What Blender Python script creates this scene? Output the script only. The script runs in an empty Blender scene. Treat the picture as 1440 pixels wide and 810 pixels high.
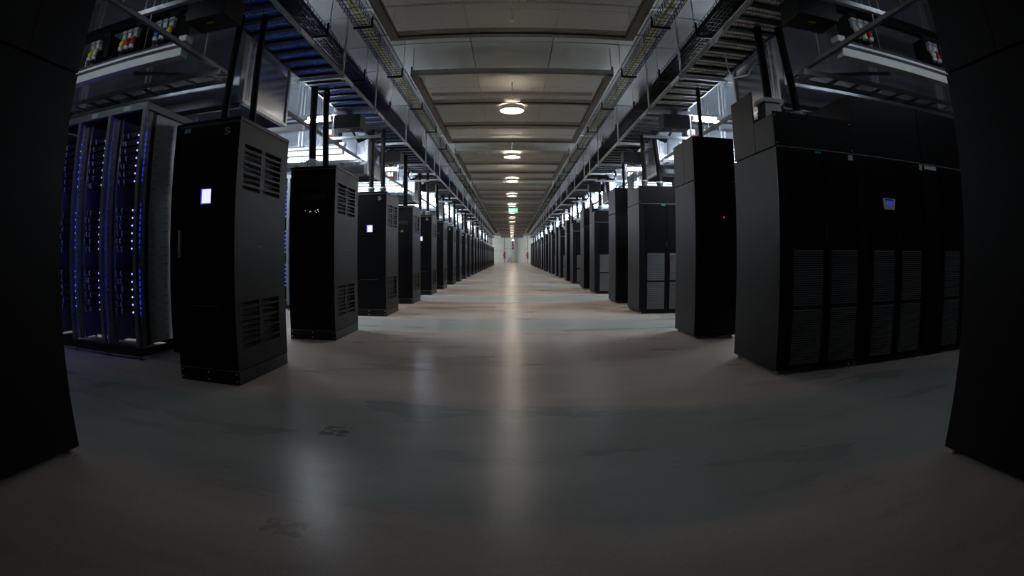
import bpy, bmesh, math, random
from mathutils import Vector, Matrix
random.seed(7)
sc = bpy.context.scene
C = sc.collection
PI = math.pi

# ------------------------------------------------------------------ camera, world, exposure
cam_d = bpy.data.cameras.new('camera'); cam = bpy.data.objects.new('camera', cam_d)
C.objects.link(cam); sc.camera = cam
cam.location = (0, 0, 1.02); cam.rotation_euler = (PI/2, 0, 0)
cam_d.type = 'PANO'; cam_d.sensor_fit = 'HORIZONTAL'; cam_d.sensor_width = 36
cam_d.panorama_type = 'FISHEYE_EQUISOLID'
cam_d.fisheye_lens = 737/1440*36; cam_d.fisheye_fov = PI*1.2
cam_d.shift_y = -(405-361)/810
cam_d.clip_start = 0.02; cam_d.clip_end = 300

world = bpy.data.worlds.new('world'); sc.world = world; world.use_nodes = True
bg = world.node_tree.nodes.get('Background')
bg.inputs[0].default_value = (0.6, 0.65, 0.75, 1); bg.inputs[1].default_value = 0.004

sc.view_settings.view_transform = 'Standard'; sc.view_settings.look = 'None'
sc.view_settings.gamma = 1.0; sc.view_settings.use_curve_mapping = False
sc.view_settings.exposure = 1.35
sc.cycles.use_denoising = True
sc.cycles.max_bounces = 8; sc.cycles.diffuse_bounces = 4; sc.cycles.glossy_bounces = 4
sc.cycles.transparent_max_bounces = 24
sc.cycles.sample_clamp_indirect = 4.0

# lamp strengths (emission of the lamps' own surfaces)
PENDANT = 27.0
ADDED_UPLIGHT = 8.0  # added upward glow that brightens the mesh and deck
PENDANT_NEAR = 1.4   # first lamp weakened to stand in for the lens vignette
TUBE = 58.0
TUBE_NEAR = 3.3      # aisle lamps by the camera weakened to imitate the vignette's dark corners
LED = 1.6

# ------------------------------------------------------------------ layout (metres; y runs down the corridor)
PAIR = 5.10
NPAIR = 12
LA = [3.60 + PAIR*k for k in range(NPAIR)]          # left cabinets, fronts to the camera
LB = [6.03 + PAIR*k for k in range(NPAIR)]          # left cabinets, backs to the camera
RA = [3.96 + PAIR*k for k in range(NPAIR)]
RB = [6.12 + PAIR*k for k in range(NPAIR)]
END = 88.0
CEIL = 4.6
HALF = 9.0
ORD = ['nearest', 'second', 'third', 'fourth', 'fifth', 'sixth', 'seventh', 'eighth', 'ninth', 'tenth', 'eleventh', 'twelfth',
       'thirteenth', 'fourteenth', 'fifteenth', 'sixteenth', 'seventeenth', 'eighteenth', 'nineteenth', 'twentieth',
       'twenty-first', 'twenty-second', 'twenty-third', 'twenty-fourth', 'twenty-fifth', 'twenty-sixth', 'twenty-seventh',
       'twenty-eighth', 'twenty-ninth', 'thirtieth', 'thirty-first', 'thirty-second', 'thirty-third', 'thirty-fourth',
       'thirty-fifth', 'thirty-sixth', 'thirty-seventh', 'thirty-eighth', 'thirty-ninth', 'fortieth']

# ------------------------------------------------------------------ materials
M = {}
def mat(name, col, rough=.5, metal=0.0, var=0.0, scale=8.0, bump=0.0, bscale=120.0, emit=None, estr=0.0, spec=.5, rvar=0.0):
    m = bpy.data.materials.new(name); m.use_nodes = True
    nt = m.node_tree; b = nt.nodes['Principled BSDF']; L = nt.links.new
    b.inputs['Base Color'].default_value = (*col, 1); b.inputs['Roughness'].default_value = rough
    b.inputs['Metallic'].default_value = metal; b.inputs['Specular IOR Level'].default_value = spec
    tc = nt.nodes.new('ShaderNodeTexCoord')
    if var or rvar:
        n = nt.nodes.new('ShaderNodeTexNoise'); n.inputs['Scale'].default_value = scale; n.inputs['Detail'].default_value = 4
        L(tc.outputs['Object'], n.inputs['Vector'])
    if var:
        r = nt.nodes.new('ShaderNodeMapRange'); r.inputs[1].default_value = .3; r.inputs[2].default_value = .7
        r.inputs[3].default_value = 1-var; r.inputs[4].default_value = 1+var
        L(n.outputs['Fac'], r.inputs[0])
        x = nt.nodes.new('ShaderNodeMix'); x.data_type = 'RGBA'; x.blend_type = 'MULTIPLY'; x.inputs[0].default_value = 1
        x.inputs[6].default_value = (*col, 1); L(r.outputs[0], x.inputs[7]); L(x.outputs[2], b.inputs['Base Color'])
    if rvar:
        r2 = nt.nodes.new('ShaderNodeMapRange'); r2.inputs[1].default_value = .3; r2.inputs[2].default_value = .7
        r2.inputs[3].default_value = max(.02, rough-rvar); r2.inputs[4].default_value = rough+rvar
        L(n.outputs['Fac'], r2.inputs[0]); L(r2.outputs[0], b.inputs['Roughness'])
    if bump:
        n2 = nt.nodes.new('ShaderNodeTexNoise'); n2.inputs['Scale'].default_value = bscale; n2.inputs['Detail'].default_value = 2
        L(tc.outputs['Object'], n2.inputs['Vector'])
        bp = nt.nodes.new('ShaderNodeBump'); bp.inputs['Strength'].default_value = bump; bp.inputs['Distance'].default_value = .01
        L(n2.outputs['Fac'], bp.inputs['Height']); L(bp.outputs[0], b.inputs['Normal'])
    if emit:
        b.inputs['Emission Color'].default_value = (*emit, 1); b.inputs['Emission Strength'].default_value = estr
    M[name] = m
    return m

mat('black_paint', (.004, .004, .0045), .42, 0, .15, 30, .10, 300, spec=.16)
mat('black_panel', (.0075, .0075, .0085), .46, 0, .12, 20, .10, 300, spec=.12)
mat('door_black', (.0042, .0042, .0050), .42, spec=.12)
mat('black_deep', (.003, .003, .0035), .7)
mat('black_gloss', (.0035, .0035, .0045), .36, spec=.18)
mat('plinth_black', (.005, .005, .0055), .42, 0, .15, 20, spec=.25)
mat('black_steel', (.018, .018, .02), .4, .3)
mat('graphite', (.05, .053, .058), .35, .6, .1, 20)
mat('louver', (.28, .29, .31), .34, .35)
mat('galv', (.50, .52, .54), .38, .45, .2, 25, 0, 1, rvar=.08)
mat('galv_dark', (.19, .195, .20), .42, .4, .2, 25)
mat('alu', (.60, .61, .63), .34, .45, .08, 12)
mat('steel_bright', (.7, .71, .72), .28, .9)
mat('rack_grey', (.18, .19, .20), .45, .3, .12, 15)
mat('rack_sheet', (.46, .50, .54), .5, .2, .12, 12)
mat('side_sheet', (.42, .45, .50), .5, 0, .05, 10)
mat('sheet', (.56, .60, .68), .20, .80, .08, 1.2, .35, 1.6, rvar=.05)
mat('white_plastic', (.62, .64, .62), .4, 0, .05, 20)
mat('white_paint', (.72, .73, .72), .45, 0, .04, 6)
mat('ivory_wall', (.86, .84, .73), .55, 0, .05, 1.5)
mat('grey_wall', (.30, .31, .32), .6, 0, .08, 2)
mat('pillar', (.42, .40, .44), .5, 0, .05, 2)
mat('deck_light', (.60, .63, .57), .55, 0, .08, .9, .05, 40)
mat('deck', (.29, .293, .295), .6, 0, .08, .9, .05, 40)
mat('deck_dark', (.08, .08, .08), .7)
mat('frame_brown', (.16, .135, .11), .5, .15, .15, 6)
mat('beam_grey', (.46, .44, .40), .5, .2, .15, 5)
mat('blue_cable', (.028, .17, .90), .30, 0, .15, 60)
mat('navy_cable', (.008, .020, .14), .6, spec=.2)
mat('cream_cable', (.86, .81, .71), .38, 0, .1, 60)
mat('black_cable', (.006, .006, .007), .6, spec=.2)
mat('yellow', (.70, .58, .03), .4)
mat('red', (.45, .015, .02), .4)
mat('blue', (.02, .12, .55), .4)
mat('teal', (.10, .42, .48), .4)
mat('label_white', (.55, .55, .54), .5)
mat('label_blue', (.16, .32, .42), .5)
mat('bezel_grey', (.70, .71, .72), .4)
mat('wave_line', (.05, .06, .16), .4)
mat('screen', (.2, .2, .3), .2, emit=(.80, .80, 1.0), estr=.42)
mat('screen_edge', (.02, .02, .2), .3, emit=(.12, .08, .9), estr=.3)
mat('screen_blue', (.01, .015, .12), .2, emit=(.03, .05, .45), estr=.25)
mat('blue_led', (.1, .1, .6), .3, emit=(.06, .07, 1.0), estr=LED)
mat('added_bar_glow', (.05, .05, .5), .3, emit=(.02, .04, 1.0), estr=LED*4)
mat('violet_led', (.3, .2, .6), .3, emit=(.34, .28, 1.0), estr=LED*.6)
mat('white_led', (.5, .5, .6), .3, emit=(.8, .85, 1.0), estr=.35)
mat('red_led', (.4, .02, .03), .3, emit=(1.0, .03, .06), estr=.5)
mat('pendant_light', (.9, .9, .85), .4, emit=(1.0, .88, .75), estr=PENDANT)
mat('added_uplight_glow', (.9, .9, .85), .4, emit=(1.0, .85, .70), estr=ADDED_UPLIGHT)
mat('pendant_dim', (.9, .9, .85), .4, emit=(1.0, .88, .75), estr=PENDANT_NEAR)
mat('tube_light', (.9, .9, .9), .4, emit=(.78, .89, 1.0), estr=TUBE)
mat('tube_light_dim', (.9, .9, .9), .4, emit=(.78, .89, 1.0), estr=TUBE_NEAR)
mat('exit_green', (.1, .5, .3), .4, emit=(.20, 1.0, .50), estr=.35)
mat('exit_white', (.6, .7, .65), .4, emit=(.7, 1.0, .85), estr=.5)

def floor_mat():
    m = bpy.data.materials.new('polished_concrete'); m.use_nodes = True; M['floor'] = m
    nt = m.node_tree; b = nt.nodes['Principled BSDF']; L = nt.links.new; N = nt.nodes.new
    tc = N('ShaderNodeTexCoord')
    def noise(scale, detail, vec=None, rough=.5):
        n = N('ShaderNodeTexNoise'); n.inputs['Scale'].default_value = scale; n.inputs['Detail'].default_value = detail
        n.inputs['Roughness'].default_value = rough; n.inputs['Distortion'].default_value = 0
        L(vec or tc.outputs['Object'], n.inputs['Vector']); return n.outputs['Fac']
    def math_(op, a, b=None, c=None):
        m_ = N('ShaderNodeMath'); m_.operation = op
        for k_, v_ in enumerate((a, b, c)):
            if v_ is None: continue
            if isinstance(v_, (int, float)): m_.inputs[k_].default_value = v_
            else: L(v_, m_.inputs[k_])
        return m_.outputs[0]
    def remap(v, a, b, c, d):
        r_ = N('ShaderNodeMapRange')
        for k_, x_ in enumerate((a, b, c, d)): r_.inputs[k_+1].default_value = x_
        L(v, r_.inputs[0]); return r_.outputs[0]
    mp = N('ShaderNodeMapping'); mp.inputs['Scale'].default_value = (.30, 1.0, 1.0)
    L(tc.outputs['Object'], mp.inputs[0])
    wide = noise(.8, 4, mp.outputs[0]); cloud = noise(1.7, 5, mp.outputs[0], .6); fine_ = noise(70, 3)
    sep0 = N('ShaderNodeSeparateXYZ'); L(tc.outputs['Object'], sep0.inputs[0])
    # grey-green strips along the aisles alternate with rosier ones, their edges wandering
    yw = math_('ADD', sep0.outputs[1], math_('MULTIPLY', math_('SUBTRACT', wide, .5), 1.3))
    yw = math_('ADD', yw, math_('MULTIPLY', math_('SUBTRACT', cloud, .5), .5))
    ph = math_('FRACT', math_('DIVIDE', math_('ADD', yw, 100*PAIR-2.62), PAIR))
    dst = math_('MULTIPLY', math_('ABSOLUTE', math_('SUBTRACT', ph, .5)), PAIR)     # PAIR/2 in the middle of a cool aisle, 0 between
    band = remap(dst, 1.66, 1.86, 0, 1)
    tint = N('ShaderNodeMix'); tint.data_type = 'RGBA'
    L(band, tint.inputs[0]); tint.inputs[6].default_value = (.585, .495, .440, 1); tint.inputs[7].default_value = (.410, .430, .400, 1)
    mm_out = math_('MULTIPLY', remap(cloud, .3, .7, .82, 1.16), remap(fine_, .3, .7, .93, 1.07))
    # rubbed-in rectangular stain of an old floor marking
    sep = N('ShaderNodeSeparateXYZ'); L(tc.outputs['Object'], sep.inputs[0])
    last = mm_out
    for (sx, sy, hw, hh, dark) in ((-1.03, 2.80, .085, .085, .55), (-.86, 1.62, .09, .06, .25)):
        def dist(out, c, h):
            a = N('ShaderNodeMath'); a.operation = 'SUBTRACT'; L(out, a.inputs[0]); a.inputs[1].default_value = c
            d = N('ShaderNodeMath'); d.operation = 'ABSOLUTE'; L(a.outputs[0], d.inputs[0])
            g = N('ShaderNodeMath'); g.operation = 'LESS_THAN'; L(d.outputs[0], g.inputs[0]); g.inputs[1].default_value = h
            return g.outputs[0]
        p = N('ShaderNodeMath'); p.operation = 'MULTIPLY'; L(dist(sep.outputs[0], sx, hw), p.inputs[0]); L(dist(sep.outputs[1], sy, hh), p.inputs[1])
        w = N('ShaderNodeTexNoise'); w.inputs['Scale'].default_value = 22; w.inputs['Detail'].default_value = 2; L(tc.outputs['Object'], w.inputs['Vector'])
        wr = N('ShaderNodeMapRange'); wr.inputs[1].default_value = .40; wr.inputs[2].default_value = .52; wr.inputs[3].default_value = 0; wr.inputs[4].default_value = dark
        L(w.outputs['Fac'], wr.inputs[0])
        q = N('ShaderNodeMath'); q.operation = 'MULTIPLY'; L(p.outputs[0], q.inputs[0]); L(wr.outputs[0], q.inputs[1])
        inv = N('ShaderNodeMath'); inv.operation = 'SUBTRACT'; inv.inputs[0].default_value = 1; L(q.outputs[0], inv.inputs[1])
        t = N('ShaderNodeMath'); t.operation = 'MULTIPLY'; L(last, t.inputs[0]); L(inv.outputs[0], t.inputs[1]); last = t.outputs[0]
    mx = N('ShaderNodeMix'); mx.data_type = 'RGBA'; mx.blend_type = 'MULTIPLY'; mx.inputs[0].default_value = 1
    L(tint.outputs[2], mx.inputs[6]); L(last, mx.inputs[7]); L(mx.outputs[2], b.inputs['Base Color'])
    L(remap(cloud, .3, .7, .26, .31), b.inputs['Roughness'])
    bp = N('ShaderNodeBump'); bp.inputs['Strength'].default_value = .02; bp.inputs['Distance'].default_value = .01
    L(fine_, bp.inputs['Height']); L(bp.outputs[0], b.inputs['Normal'])
    b.inputs['Specular IOR Level'].default_value = .06
floor_mat()

def mesh_mat():
    m = bpy.data.materials.new('expanded_metal'); m.use_nodes = True; M['mesh'] = m
    nt = m.node_tree; b = nt.nodes['Principled BSDF']; L = nt.links.new; N = nt.nodes.new
    b.inputs['Base Color'].default_value = (.34, .28, .22, 1); b.inputs['Roughness'].default_value = .5; b.inputs['Metallic'].default_value = .3
    tc = N('ShaderNodeTexCoord'); sep = N('ShaderNodeSeparateXYZ'); L(tc.outputs['Object'], sep.inputs[0])
    outs = []
    for op in ('ADD', 'SUBTRACT'):
        a = N('ShaderNodeMath'); a.operation = op; L(sep.outputs[0], a.inputs[0])
        k = N('ShaderNodeMath'); k.operation = 'MULTIPLY'; L(sep.outputs[1], k.inputs[0]); k.inputs[1].default_value = .55
        L(k.outputs[0], a.inputs[1])
        s = N('ShaderNodeMath'); s.operation = 'MULTIPLY'; L(a.outputs[0], s.inputs[0]); s.inputs[1].default_value = 30
        f = N('ShaderNodeMath'); f.operation = 'FRACT'; L(s.outputs[0], f.inputs[0])
        l = N('ShaderNodeMath'); l.operation = 'LESS_THAN'; L(f.outputs[0], l.inputs[0]); l.inputs[1].default_value = .36
        outs.append(l.outputs[0])
    mxm = N('ShaderNodeMath'); mxm.operation = 'MAXIMUM'; L(outs[0], mxm.inputs[0]); L(outs[1], mxm.inputs[1])
    L(mxm.outputs[0], b.inputs['Alpha'])
mesh_mat()

# ------------------------------------------------------------------ mesh helpers
class MB:
    def __init__(s): s.v = []; s.f = []; s.sm = []
    def box(s, x0, x1, y0, y1, z0, z1, c=0.0):
        if x0 > x1: x0, x1 = x1, x0
        if y0 > y1: y0, y1 = y1, y0
        if z0 > z1: z0, z1 = z1, z0
        n = len(s.v)
        if c <= 0:
            s.v += [(x, y, z) for z in (z0, z1) for y in (y0, y1) for x in (x0, x1)]
            for q in ((0, 2, 3, 1), (4, 5, 7, 6), (0, 1, 5, 4), (2, 6, 7, 3), (0, 4, 6, 2), (1, 3, 7, 5)):
                s.f.append(tuple(n+i for i in q)); s.sm.append(False)
            return s
        bm = bmesh.new(); bmesh.ops.create_cube(bm, size=1)
        for v in bm.verts: v.co = Vector(((x0+x1)/2+v.co.x*(x1-x0), (y0+y1)/2+v.co.y*(y1-y0), (z0+z1)/2+v.co.z*(z1-z0)))
        bmesh.ops.bevel(bm, geom=list(bm.edges), offset=c, segments=2, profile=.6, affect='EDGES')
        return s.bm(bm)
    def bm(s, bm):
        n = len(s.v); bm.verts.ensure_lookup_table()
        for i, v in enumerate(bm.verts): v.index = i; s.v.append(tuple(v.co))
        for f in bm.faces: s.f.append(tuple(n+v.index for v in f.verts)); s.sm.append(False)
        bm.free(); return s
    def tube(s, pts, r, n=8, cap=True):
        pts = [Vector(p) for p in pts]; b0 = len(s.v)
        rs = r if isinstance(r, (list, tuple)) else [r]*len(pts)
        up = None
        for i, p in enumerate(pts):
            t = (pts[min(i+1, len(pts)-1)]-pts[max(i-1, 0)]).normalized()
            if up is None:
                up = Vector((0, 0, 1)) if abs(t.z) < .9 else Vector((1, 0, 0))
            a = t.cross(up).normalized(); b = a.cross(t).normalized(); up = b
            for k in range(n):
                an = 2*PI*k/n
                s.v.append(tuple(p+(a*math.cos(an)+b*math.sin(an))*rs[i]))
        for i in range(len(pts)-1):
            for k in range(n):
                s.f.append((b0+i*n+k, b0+i*n+(k+1) % n, b0+(i+1)*n+(k+1) % n, b0+(i+1)*n+k)); s.sm.append(True)
        if cap:
            s.f.append(tuple(b0+k for k in reversed(range(n)))); s.sm.append(False)
            e = b0+(len(pts)-1)*n
            s.f.append(tuple(e+k for k in range(n))); s.sm.append(False)
        return s
    def lathe(s, cx, cy, prof, n=16):
        b0 = len(s.v)
        for (r, z) in prof:
            for k in range(n):
                a = 2*PI*k/n; s.v.append((cx+r*math.cos(a), cy+r*math.sin(a), z))
        for i in range(len(prof)-1):
            for k in range(n):
                s.f.append((b0+i*n+k, b0+i*n+(k+1) % n, b0+(i+1)*n+(k+1) % n, b0+(i+1)*n+k)); s.sm.append(True)
        s.f.append(tuple(b0+k for k in reversed(range(n)))); s.sm.append(False)
        e = b0+(len(prof)-1)*n; s.f.append(tuple(e+k for k in range(n))); s.sm.append(False)
        return s
    def prism(s, poly, axis, a, b):
        """poly: 2-D points; extruded along axis 'x','y' or 'z' from a to b"""
        n = len(poly); b0 = len(s.v)
        def P(p, t): return {'x': (t, p[0], p[1]), 'y': (p[0], t, p[1]), 'z': (p[0], p[1], t)}[axis]
        s.v += [P(p, a) for p in poly]+[P(p, b) for p in poly]
        s.f.append(tuple(b0+i for i in range(n))); s.f.append(tuple(b0+n+i for i in reversed(range(n)))); s.sm += [False, False]
        for i in range(n):
            j = (i+1) % n; s.f.append((b0+i, b0+n+i, b0+n+j, b0+j)); s.sm.append(False)
        return s
    def mesh(s, name, m):
        me = bpy.data.meshes.new(name); me.from_pydata(s.v, [], s.f)
        me.polygons.foreach_set('use_smooth', s.sm)
        me.materials.append(M[m]); me.update()
        bm = bmesh.new(); bm.from_mesh(me); bmesh.ops.recalc_face_normals(bm, faces=bm.faces); bm.to_mesh(me); bm.free()
        return me

def tag(o, label=None, cat=None, group=None, kind=None):
    if label: o['label'] = label
    if cat: o['category'] = cat
    if group: o['group'] = group
    if kind: o['kind'] = kind
    return o
def thing(name, label, cat, loc=(0, 0, 0), group=None):
    o = bpy.data.objects.new(name, None); o.empty_display_size = .1; C.objects.link(o); o.location = loc
    return tag(o, label, cat, group)
def part(name, mb, m, parent=None, loc=(0, 0, 0), label=None, kind=None):
    me = mb.mesh(name, m) if isinstance(mb, MB) else mb
    o = bpy.data.objects.new(name, me); C.objects.link(o); o.location = loc
    if parent: o.parent = parent
    return tag(o, label, None, None, kind)
def single(name, mb, m, label, cat, loc=(0, 0, 0), group=None):
    return tag(part(name, mb, m, None, loc), label, cat, group)
def struct(name, mb, m, parent=None, loc=(0, 0, 0)):
    o = part(name, mb, m, parent, loc)
    if not parent: o['kind'] = 'structure'
    return o
KIDS = {}
def copy_tree(o, loc=None, label=None, group=None, parent=None):
    c = o.copy(); C.objects.link(c)
    if parent: c.parent = parent
    if loc is not None: c.location = loc
    if label: c['label'] = label
    if group: c['group'] = group
    for ch in o.children: copy_tree(ch, parent=c)
    return c
def B(*a, **k): return MB().box(*a, **k)

# ================================================================== the hall
struct('floor', B(-HALF, HALF, -3, END+.2, -.15, 0), 'floor')
struct('wall_left', B(-HALF-.2, -HALF, -3, END, 0, CEIL), 'grey_wall')
struct('wall_right', B(HALF, HALF+.2, -3, END, 0, CEIL), 'grey_wall')
ceil = struct('ceiling', B(-HALF, HALF, -3, END+.2, CEIL+.035, CEIL+.3), 'deck_dark')
# ceiling sheets, one by one where they can be told apart, then wide sheets further on
PW, PL = 1.36, 1.22
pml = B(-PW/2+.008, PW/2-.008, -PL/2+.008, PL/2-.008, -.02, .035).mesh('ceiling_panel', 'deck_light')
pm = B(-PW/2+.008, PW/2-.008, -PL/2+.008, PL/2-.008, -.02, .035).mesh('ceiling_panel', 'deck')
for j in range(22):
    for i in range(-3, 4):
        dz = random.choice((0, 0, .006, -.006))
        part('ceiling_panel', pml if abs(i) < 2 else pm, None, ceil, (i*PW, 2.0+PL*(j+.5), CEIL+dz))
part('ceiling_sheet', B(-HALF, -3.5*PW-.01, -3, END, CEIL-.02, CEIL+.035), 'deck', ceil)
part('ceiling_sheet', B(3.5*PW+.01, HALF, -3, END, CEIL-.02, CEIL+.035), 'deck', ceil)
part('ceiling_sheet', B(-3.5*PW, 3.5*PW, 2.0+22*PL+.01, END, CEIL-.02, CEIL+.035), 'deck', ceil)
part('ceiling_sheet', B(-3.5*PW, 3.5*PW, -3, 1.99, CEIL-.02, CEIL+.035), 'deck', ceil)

# end wall with its panels
ew = struct('wall_end', B(-HALF, HALF, END, END+.2, 0, CEIL), 'grey_wall')
for x0, x1, z0, z1 in ((-9, -1.25, 0, 2.0), (-9, -1.25, 2.01, 3.3), (-9, -1.25, 3.31, 4.6), (-1.24, .0, 0, 2.35), (-1.24, 0, 2.36, 4.6),
                       (.01, 1.3, 0, 2.35), (.01, 1.3, 2.36, 4.6), (2.62, 9, 0, 4.6), (1.31, 2.61, 0, 2.3), (1.31, 2.61, 2.31, 4.6)):
    part('wall_panel', B(x0+.01, x1-.01, END-.05, END, z0+.01, z1-.01), 'ivory_wall', ew)
struct('trim_1', B(-1.32, -1.18, END-.16, END-.05, 0, CEIL-.03), 'pillar')
struct('trim_2', B(2.55, 2.68, END-.16, END-.05, 0, CEIL-.03), 'pillar')
struct('trim_3', B(.45, 1.05, END-.5, END-.05, 0, CEIL-.03), 'pillar')

# ================================================================== left power cabinets
def slotted_panel(xin, xout, y0, y1, z0, z1, cols, rows):
    """steel panel standing at x, with real slots cut through it"""
    mb = MB()
    ys = sorted({y0, y1, *[c for p in cols for c in p]}); zs = sorted({z0, z1, *[c for p in rows for c in p]})
    hole = lambda a, b, c, d: any(abs(a-p[0]) < 1e-6 and abs(b-p[1]) < 1e-6 for p in cols) and any(abs(c-q[0]) < 1e-6 and abs(d-q[1]) < 1e-6 for q in rows)
    idx = {}
    def vv(x, y, z):
        k = (x, y, z)
        if k not in idx: idx[k] = len(mb.v); mb.v.append(k)
        return idx[k]
    def quad(*p): mb.f.append(tuple(vv(*q) for q in p)); mb.sm.append(False)
    for i in range(len(ys)-1):
        for j in range(len(zs)-1):
            a, b, c, d = ys[i], ys[i+1], zs[j], zs[j+1]
            if hole(a, b, c, d):
                quad((xout, a, c), (xout, b, c), (xin, b, c), (xin, a, c)); quad((xout, a, d), (xin, a, d), (xin, b, d), (xout, b, d))
                quad((xout, a, c), (xin, a, c), (xin, a, d), (xout, a, d)); quad((xout, b, c), (xout, b, d), (xin, b, d), (xin, b, c))
            else:
                quad((xout, a, c), (xout, b, c), (xout, b, d), (xout, a, d)); quad((xin, a, c), (xin, a, d), (xin, b, d), (xin, b, c))
    quad((xout, y0, z0), (xin, y0, z0), (xin, y0, z1), (xout, y0, z1)); quad((xout, y1, z0), (xout, y1, z1), (xin, y1, z1), (xin, y1, z0))
    quad((xout, y0, z1), (xin, y0, z1), (xin, y1, z1), (xout, y1, z1)); quad((xout, y0, z0), (xout, y1, z0), (xin, y1, z0), (xin, y0, z0))
    return mb

def left_cabinet(loc, label, front):
    W, D, H = .31, .98, 2.10
    t = thing('power_cabinet', label, 'cabinet', loc, 'power cabinets along the left of the corridor')
    part('body', B(-W+.012, W-.05, .02, D-.02, .11, H-.005), 'black_deep', t)
    pl = part('plinth', B(-W, W, .004, D-.004, 0, .112, c=.004), 'plinth_black', t)
    bolt = MB().tube([(0, .006, 0), (0, -.004, 0)], .008, 8).mesh('bolt', 'steel_bright')
    for x in (-.285, 0, .285):
        for z in (.032, .09): part('bolt', bolt, None, pl, (x, 0, z))
    part('plinth_lip', B(-W, W, -.001, .006, .112, .117), 'galv_dark', t)
    d = part('front_door' if front else 'rear_door', B(-W+.004, W-.012, 0, .02, .122, H-.012, c=.004), 'door_black', t)
    rows = []
    for base in (.285, 1.555):
        for r in range(8): rows.append((base+r*.0475+(.006 if r % 2 else 0), base+r*.0475+.034+(.006 if r % 2 else 0)))
    part('vented_side_panel', slotted_panel(W-.012, W, 0.0, D, .118, H, ((.11, .42), (.50, .83)), rows), 'black_panel', t)
    part('side_panel', B(-W, -W+.012, .02, D, .118, H), 'black_panel', t)
    part('rear_panel', B(-W+.012, W-.012, D-.02, D, .118, H), 'black_paint', t)
    # fuse rows that show through the slots
    part('busbar', MB().box(.17, .20, .14, .42, 1.69, 1.705).box(.19, .22, .52, .80, 1.755, 1.77).box(.17, .2, .14, .30, 1.745, 1.757), 'graphite', t)
    part('latch', B(W, W+.006, .40, .48, 1.10, 1.112), 'graphite', t)
    top = part('top_cap', B(-W-.004, W+.004, -.006, D+.004, H+.004, H+.035, c=.004), 'black_paint', t)
    part('top_trim', B(-W, W, -.003, .01, H-.004, H+.004), 'galv_dark', top)
    if front:
        bz = part('display', B(-.095, .085, -.012, .002, 1.425, 1.575, c=.004), 'black_gloss', t)
        part('screen_border', B(-.034, .070, -.0145, -.010, 1.438, 1.560), 'screen_edge', bz)
        part('screen', B(-.020, .070, -.0165, -.012, 1.445, 1.555), 'screen', bz)
        part('shelf_lip', B(-.14, .10, -.012, .002, 1.398, 1.404), 'graphite', t)
        h = part('handle', B(-.262, -.235, -.03, .002, 1.01, 1.235, c=.006), 'galv', t, label='pale grey door handle')
        part('document_slot', B(-.14, .155, -.006, .002, .624, .629), 'galv_dark', t)
        part('maker_plate', B(-.275, -.205, -.003, .001, 2.043, 2.080), 'label_blue', t, label='small blue rectangular plate')
        bd = part('round_badge', MB().tube([(.185, .001, 2.018), (.185, -.005, 2.018)], .040, 20), 'graphite', t)
        s_pts = [(.205, -.007, 2.040), (.185, -.007, 2.047), (.168, -.007, 2.036), (.178, -.007, 2.022), (.196, -.007, 2.016), (.203, -.007, 2.002), (.187, -.007, 1.992), (.165, -.007, 1.998)]
        part('badge_letter', MB().tube(s_pts, .0055, 6).box(.205, .218, -.009, -.005, 2.0, 2.018), 'label_white', bd)
    else:
        dot = B(0, .008, -.003, .001, 0, .008).mesh('indicator', 'white_led')
        for x, z in ((-.09, 1.58), (-.03, 1.565), (-.015, 1.57), (.06, 1.555), (.075, 1.585), (.085, 1.59), (.09, 1.565), (.045, 1.572)):
            part('indicator', dot, None, t, (x, 0, z))
        part('upper_recess', B(-.2, .2, -.003, .001, 1.72, 1.80), 'black_deep', t)
    return t
XC = -2.45
pA = pB = None
for k in range(NPAIR):
    la = 'black power cabinet with lit front display, %s of its kind left of the corridor' % ORD[k]
    lb = 'black power cabinet with plain rear door, %s of its kind left of the corridor' % ORD[k]
    if k == 0:
        pA = left_cabinet((XC, LA[0], 0), 'nearest black power cabinet with a lit display, left of the corridor', True)
        pB = left_cabinet((XC, LB[0], 0), 'nearest black power cabinet with a plain rear door, left of the corridor', False)
    else:
        copy_tree(pA, (XC, LA[k], 0), la); copy_tree(pB, (XC, LB[k], 0), lb)

# ================================================================== right side: shrouded cabinets and louvred power units
def shroud_cabinet(loc, s, label, led=True):
    """x runs away from the corridor by s; front at y=0"""
    D, W = .81, .58
    t = thing('shrouded_cabinet', label, 'cabinet', loc, 'tall plain cabinets with raised shrouds')
    X = lambda x: s*x
    part('body', B(X(.012), X(W), .012, D-.012, .035, 1.965), 'black_paint', t)
    part('end_panel', B(0, X(.014), 0, D, .035, 1.962, c=.003), 'black_panel', t)
    part('front_panel', B(X(.016), X(W), -.002, .014, .035, 1.962, c=.003), 'door_black', t)
    sh = part('shroud', B(X(.014), X(W), .004, D-.004, 1.972, 2.53), 'black_paint', t)
    part('shroud_end_panel', B(0, X(.016), 0, D*.48, 1.975, 2.535, c=.003), 'black_panel', sh)
    part('shroud_end_panel', B(0, X(.016), D*.48+.004, D, 1.975, 2.535, c=.003), 'black_panel', sh)
    foot = MB().tube([(0, 0, 0), (0, 0, .04)], .02, 8).mesh('foot', 'galv')
    for x in (.05, W-.05):
        for y in (.05, D-.05): part('foot', foot, None, t, (X(x), y, 0))
    if led: part('red_indicator', B(X(.392), X(.402), -.006, 0, 1.50, 1.522), 'red_led', t)
    return t
XR = 2.25
near = shroud_cabinet((XR, 1.005, 0), 1, 'black shrouded cabinet cut off by the right picture edge', False)
shroud_cabinet((-XR, 1.005, 0), -1, 'black shrouded cabinet cut off by the left picture edge', False)
sB = shroud_cabinet((XR, RB[0], 0), 1, 'nearest plain black shrouded cabinet with a red light, right of the corridor')
for k in range(1, NPAIR):
    copy_tree(sB, (XR, RB[k], 0), 'plain black shrouded cabinet, %s of its kind down the right of the corridor' % ORD[k])

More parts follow.
